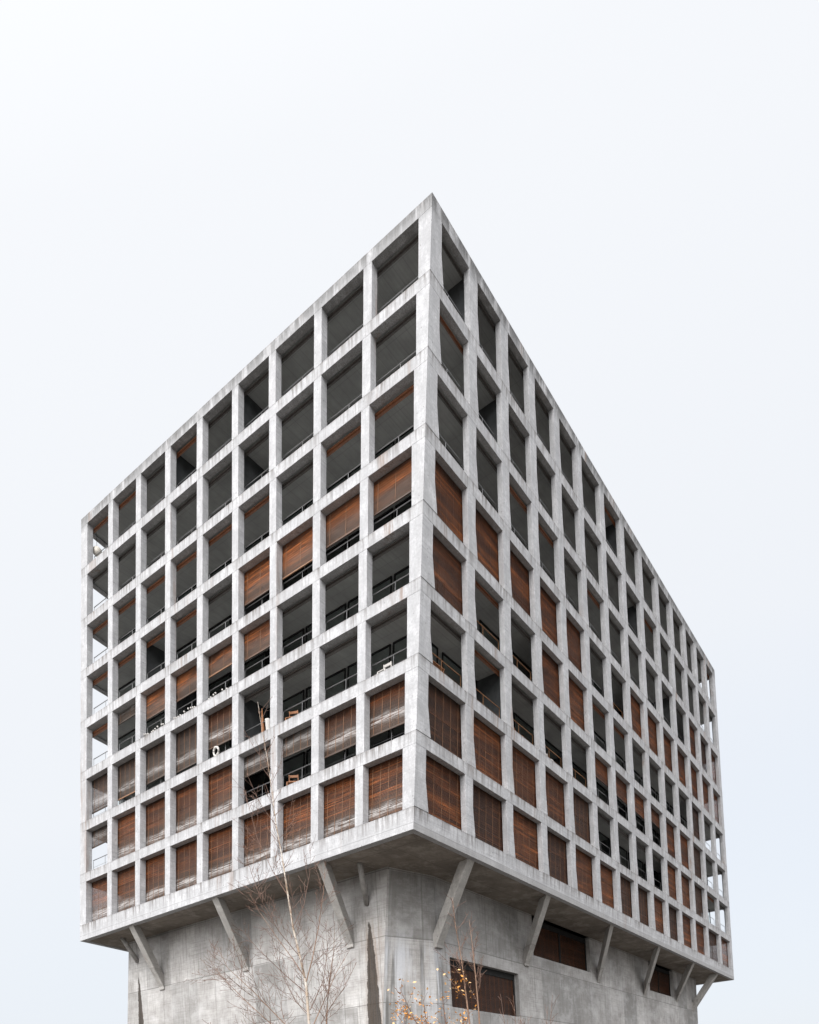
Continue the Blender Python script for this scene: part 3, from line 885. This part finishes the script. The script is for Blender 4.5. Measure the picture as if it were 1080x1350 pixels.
def leaf_mesh(mb, spots, rng, per, size, spread):
    for p, q in spots:
        for _ in range(rng.randint(*per)):
            c = p.lerp(q, rng.random()) + Vector((rng.gauss(0,spread), rng.gauss(0,spread), rng.gauss(0,spread)-.02))
            M = Matrix.Rotation(rng.uniform(0,6.28),3,'Z') @ Matrix.Rotation(rng.uniform(-.9,.9),3,'X') @ Matrix.Rotation(rng.uniform(-.9,.9),3,'Y')
            s = size*rng.uniform(.6,1.2)
            pts = [(0,-s,0),(.55*s,-.25*s,.12*s),(.4*s,.4*s,.05*s),(0,s,-.1*s),(-.4*s,.4*s,.05*s),(-.55*s,-.25*s,.12*s)]
            mb.face([c + M @ Vector(x) for x in pts], m=0 if rng.random() < .62 else 1)

BY = 26.0
main = [(-7.9,BY,0),(-7.95,BY,2.4),(-8.01,BY,4.37),(-8.09,BY,5.08),(-8.12,BY,6.58),(-8.27,BY,7.47),(-8.48,BY,8.63),(-8.62,BY,9.95),(-8.76,BY,11.38),(-8.92,BY,12.61),(-9.0,BY,13.77),(-9.1,BY,15.0),(-9.26,BY,16.16),(-9.35,BY,17.19)]
rng = random.Random(5)
t = empty('birch_tree', main[0]); tag(t, 'slender bare birch with a white trunk in front of the left base wall', 'tree')
inv = Matrix.Translation(-Vector(main[0]))
def tpart(mb, name, mats, tr, org, **kw):
    mb.v = [tuple(Vector(v)-Vector(org)) for v in mb.v]
    return mb.build(name, mats, tr, merge=False, **kw)
mb = MB(); mb.tube(main, [.075,.065,.055,.051,.046,.041,.036,.03,.024,.018,.013,.009,.006,.004], 9)
tpart(mb, 'trunk', M_BARK, t, main[0], smooth=True)
limbs = [  # measured limbs: (points, base radius)
 ([(-8.2,BY,6.9),(-8.6,BY+.3,7.5),(-9.35,BY+.5,8.6),(-10.0,BY+.7,9.6),(-10.35,BY+.8,10.3)], .034),
 ([(-8.1,BY,6.2),(-8.9,BY-.2,7.0),(-9.7,BY-.4,7.9),(-10.3,BY-.5,8.7)], .03),
 ([(-8.13,BY,6.6),(-7.8,BY-.1,7.5),(-7.5,BY-.1,8.7),(-7.3,BY,9.9),(-7.15,BY,11.1)], .04),
 ([(-8.0,BY,4.9),(-7.5,BY+.3,6.1),(-7.1,BY+.4,7.0),(-6.6,BY+.5,7.8)], .034),
 ([(-7.97,BY,3.9),(-8.9,BY-.3,5.1),(-9.9,BY-.5,6.3),(-10.75,BY-.6,7.2),(-11.1,BY-.6,8.0)], .036),
 ([(-7.97,BY,3.4),(-9.2,BY+.2,4.8),(-10.5,BY+.3,6.1),(-11.4,BY+.3,7.1),(-11.75,BY+.3,7.7)], .036),
 ([(-8.0,BY,4.5),(-7.2,BY-.3,5.6),(-6.6,BY-.4,6.3),(-6.1,BY-.4,7.2)], .03),
 ([(-8.3,BY,7.6),(-8.9,BY-.4,8.5),(-9.4,BY-.6,9.6),(-9.7,BY-.6,10.6),(-9.95,BY-.6,11.7)], .026),
 ([(-8.5,BY,8.7),(-8.1,BY+.2,9.6),(-7.85,BY+.3,10.8),(-7.75,BY+.3,11.9)], .024),
 ([(-8.62,BY,9.9),(-9.2,BY+.2,10.9),(-9.75,BY+.3,12.2),(-10.0,BY+.3,13.4),(-10.15,BY+.3,14.2)], .022),
 ([(-8.8,BY,11.6),(-8.4,BY-.2,12.4),(-8.15,BY-.3,13.4)], .018),
 ([(-8.9,BY,12.5),(-9.4,BY-.2,13.3),(-9.8,BY-.3,14.4)], .017),
 ([(-9.05,BY,14.0),(-8.7,BY+.1,14.8),(-8.4,BY+.1,15.7)], .014),
 ([(-9.1,BY,14.8),(-9.6,BY+.1,15.5),(-9.95,BY+.1,16.2)], .013),
 ([(-8.0,BY,5.4),(-8.7,BY+.5,6.0),(-9.3,BY+.8,7.2),(-9.6,BY+1,8.4)], .026),
 ([(-8.02,BY,5.6),(-7.6,BY+.5,6.8),(-7.45,BY+.7,8.0),(-7.5,BY+.8,9.0)], .026),
]
tw = MB()
for pts, r0 in limbs:
    b = MB()
    grow(b, pts, r0*.55, .005, rng, 0, 2, 3.6, .5, None, 5, tw)
    tpart(b, 'branch', M_TWIGP if r0 > .03 else M_TWIG, t, main[0])
# short shoots straight off the trunk
for i in range(60):
    f = rng.uniform(3, 12.6); j = int(f); p = Vector(main[j]).lerp(Vector(main[j+1]), f-j)
    az = rng.uniform(0, 6.28); v = Vector((math.cos(az)*.7, math.sin(az)*.7, .8)).normalized(); ll = rng.uniform(.5, 1.5)*(1-.03*f)
    q = [p]
    for s in range(5): v = (v + Vector((rng.uniform(-.15,.15), rng.uniform(-.15,.15), .1))).normalized(); q.append(q[-1]+v*ll/5)
    grow(tw, q, .008, .005, rng, 1, 2, 2.0, .45, None, 4)
tpart(tw, 'twigs', M_TWIG, t, main[0])

# second, smaller bare birch right behind
o2 = (-7.35, 27.2, 0)
t = empty('birch_tree', o2); tag(t, 'thin bare birch sapling with brown twigs just right of the white birch trunk', 'tree')
pth = [o2,(-7.6,27.2,2.5),(-7.85,27.2,4.4),(-7.75,27.2,5.6),(-7.6,27.2,6.8),(-7.35,27.2,8.0),(-7.25,27.2,9.2)]
mb = MB(); mb.tube(pth, [.05,.043,.036,.029,.021,.013,.006], 7); tpart(mb, 'trunk', M_TWIGP, t, o2, smooth=True)
tw = MB(); rng = random.Random(21)
grow(tw, pth[2:], .03, .007, rng, 0, 2, 3.0, .5, None, 4)
tpart(tw, 'twigs', M_TWIG, t, o2)
# low sapling at the far left whose tips just reach into view
o3 = (-11.4, 25.0, 0)
t = empty('sapling', o3); tag(t, 'low bare sapling whose twig tips rise left of the birches', 'tree')
pth = [o3,(-11.5,25,2.2),(-11.45,25,3.8),(-11.3,25,5.2)]
mb = MB(); mb.tube(pth, [.045,.036,.025,.008], 6); tpart(mb, 'trunk', M_TWIG, t, o3, smooth=True)
tw = MB(); rng = random.Random(33)
grow(tw, pth[1:], .024, .007, rng, 0, 2, 4.2, .42, None, 4)
tpart(tw, 'twigs', M_TWIG, t, o3)

# right-hand birch with two stems and a few copper leaves
o4 = (-1.9, 25.0, 0)
t = empty('birch_tree', o4); tag(t, 'twin stemmed birch with a few copper leaves in front of the lower base window', 'tree')
RY = 25.0
sA = [o4,(-1.95,RY,2.6),(-2.05,RY,4.9),(-2.13,RY,6.0),(-2.2,RY,7.0),(-2.35,RY,8.2),(-2.4,RY,9.2)]
sB = [(-1.8,RY,0),(-1.7,RY,2.6),(-1.68,RY,4.9),(-1.72,RY,6.2),(-1.78,RY,7.4),(-1.85,RY,8.4)]
rng = random.Random(44); tw = MB(); leaves = []
for pth, rad in ((sA, [.045,.037,.03,.024,.017,.01,.005]), (sB, [.042,.034,.027,.02,.011,.005])):
    mb = MB(); mb.tube(pth, rad, 8); tpart(mb, 'stem', M_TWIGP, t, o4, smooth=True)
    grow(tw, pth[2:], .016, .005, rng, 0, 2, 5.5, .4, leaves, 4)
tpart(tw, 'twigs', M_TWIG, t, o4)
lm = MB(); leaf_mesh(lm, [q for q in leaves if q[0].z < 6.6][:30], rng, (1, 2), .062, .07)
o = tpart(lm, 'leaves', [M_LEAF, M_LEAFP], t, o4)
# leafy beech-like young tree left of it
o5 = (-2.85, 24.2, 0)
t = empty('leafy_tree', o5); tag(t, 'young tree with copper orange leaves, left of the twin stemmed birch', 'tree')
rng = random.Random(51); tw = MB(); leaves = []
pth = [o5,(-2.80,24.2,1.6),(-2.85,24.2,3.0),(-2.95,24.2,4.2)]
mb = MB(); mb.tube(pth, [.07,.055,.04,.02], 7); tpart(mb, 'trunk', M_TWIG, t, o5, smooth=True)
for pts in ([(-2.82,24.2,2.4),(-3.25,24.1,3.6),(-3.85,24.0,4.8),(-4.30,24,5.9)], [(-2.82,24.2,2.2),(-3.45,24.4,3.4),(-4.15,24.5,4.4),(-4.60,24.6,5.2)],
            [(-2.85,24.2,2.8),(-2.75,24.1,4.0),(-2.80,24.0,5.0),(-2.85,24,5.5)], [(-2.85,24.2,2.6),(-3.30,24.6,3.8),(-3.55,24.7,4.8),(-3.60,24.7,5.6)], [(-2.82,24.2,2.2),(-2.45,24.3,3.4),(-2.15,24.4,4.4),(-1.95,24.4,5.0)]):
    grow(tw, pts, .03, .007, rng, 0, 2, 4.2, .42, leaves, 4)
tpart(tw, 'twigs', M_TWIG, t, o5)
lm = MB(); leaf_mesh(lm, leaves, rng, (2, 5), .064, .12)
tpart(lm, 'leaves', [M_LEAF, M_LEAFP], t, o5)
# low twiggy shrub under the right wall
o6 = (-.1, 25.4, 0)
t = empty('shrub', o6); tag(t, 'bare twiggy shrub right of the lower base window', 'shrub')
rng = random.Random(63)
for i in range(9):
    tw = MB()
    x = rng.uniform(-.7, .9); h = rng.uniform(4.3, 5.7)
    grow(tw, [(o6[0]+x*.3, o6[1], 0), (o6[0]+x*.6, o6[1]+.1*x, 2.2), (o6[0]+x, o6[1]+.2*x, 3.8), (o6[0]+x*1.25, o6[1]+.2*x, h)], .022, .007, rng, 1, 2, 2.2, .3, None, 4)
    tpart(tw, 'stem', M_TWIG, t, o6)

# ------------------------------------------------------------------ sky, sun
SUN_EL, SUN_AZ = math.radians(42), math.atan2(-.2, -.98)      # azimuth measured as atan2(x, y): behind-left of the camera
sdir = Vector((math.sin(SUN_AZ)*math.cos(SUN_EL), math.cos(SUN_AZ)*math.cos(SUN_EL), math.sin(SUN_EL)))
w = bpy.data.worlds.new('World'); scene.world = w; w.use_nodes = True
nt = w.node_tree; nt.nodes.clear()
def wn(ty, **kw):
    x = nt.nodes.new(ty)
    for k, v in kw.items(): setattr(x, k, v)
    return x
out = wn('ShaderNodeOutputWorld')
sky = wn('ShaderNodeTexSky', sky_type='NISHITA'); sky.sun_disc = False; sky.sun_elevation = SUN_EL; sky.sun_rotation = SUN_AZ; sky.dust_density = 4; sky.air_density = 1.5
bg1 = wn('ShaderNodeBackground'); nt.links.new(sky.outputs[0], bg1.inputs[0]); bg1.inputs[1].default_value = .1
tc = wn('ShaderNodeTexCoord')
dp = wn('ShaderNodeVectorMath', operation='DOT_PRODUCT'); nt.links.new(tc.outputs['Generated'], dp.inputs[0]); dp.inputs[1].default_value = Vector((-.2, -.57, .8)).normalized()
mr = wn('ShaderNodeMapRange', interpolation_type='SMOOTHSTEP'); nt.links.new(dp.outputs['Value'], mr.inputs[0])
mr.inputs[1].default_value = -.35; mr.inputs[2].default_value = 1.0; mr.inputs[3].default_value = 0; mr.inputs[4].default_value = 1
nz = wn('ShaderNodeTexNoise'); nt.links.new(tc.outputs['Generated'], nz.inputs['Vector']); nz.inputs['Scale'].default_value = 1.6; nz.inputs['Detail'].default_value = 4
ad = wn('ShaderNodeMath', operation='MULTIPLY_ADD'); nt.links.new(nz.outputs['Fac'], ad.inputs[0]); ad.inputs[1].default_value = .06; ad.inputs[2].default_value = -.03
ad2 = wn('ShaderNodeMath', operation='ADD'); nt.links.new(mr.outputs[0], ad2.inputs[0]); nt.links.new(ad.outputs[0], ad2.inputs[1])
cr = wn('ShaderNodeValToRGB'); nt.links.new(ad2.outputs[0], cr.inputs[0])
e = cr.color_ramp.elements
SK = [(0.0, (.572,.602,.648)), (.12, (.618,.633,.658)), (.52, (.665,.674,.69)), (.70, (.74,.745,.75)), (1.0, (3.3,3.26,3.24))]
e[0].position, e[0].color = SK[0][0], (*SK[0][1], 1); e[1].position, e[1].color = 1.0, (*SK[-1][1], 1)
for ps, c in SK[1:-1]: x = e.new(ps); x.color = (*c, 1)
bg2 = wn('ShaderNodeBackground'); nt.links.new(cr.outputs[0], bg2.inputs[0]); bg2.inputs[1].default_value = 1.0
mx = wn('ShaderNodeMixShader'); mx.inputs[0].default_value = .9
nt.links.new(bg1.outputs[0], mx.inputs[1]); nt.links.new(bg2.outputs[0], mx.inputs[2]); nt.links.new(mx.outputs[0], out.inputs[0])

ld = bpy.data.lights.new('sun', 'SUN'); ld.energy = .8; ld.angle = math.radians(14); ld.color = (1, .98, .955)
lo = bpy.data.objects.new('sun', ld); COL.objects.link(lo)
lo.rotation_euler = sdir.to_track_quat('Z', 'Y').to_euler(); lo.location = (-40, -40, 60)

# ------------------------------------------------------------------ camera (level shift lens, rolled by 3 degrees)
th = math.atan(.0543)
cd = bpy.data.cameras.new('camera'); cam = bpy.data.objects.new('camera', cd); COL.objects.link(cam)
cd.sensor_fit = 'VERTICAL'; cd.sensor_height = 36; cd.lens = 24.5203
cd.shift_x = -.118519; cd.shift_y = .57961
cd.clip_start = .1; cd.clip_end = 3000
right = Vector((math.cos(th), 0, -math.sin(th))); up = Vector((math.sin(th), 0, math.cos(th))); back = Vector((0, -1, 0))
m = Matrix((right, up, back)).transposed().to_4x4(); m.translation = Vector((0, 0, 1.6))
cam.matrix_world = m
scene.camera = cam
scene.view_settings.view_transform = 'Standard'; scene.view_settings.look = 'None'
scene.view_settings.exposure = .6; scene.view_settings.gamma = 1
scene.cycles.max_bounces = 8; scene.cycles.diffuse_bounces = 4; scene.cycles.transparent_max_bounces = 12
scene.cycles.use_denoising = True
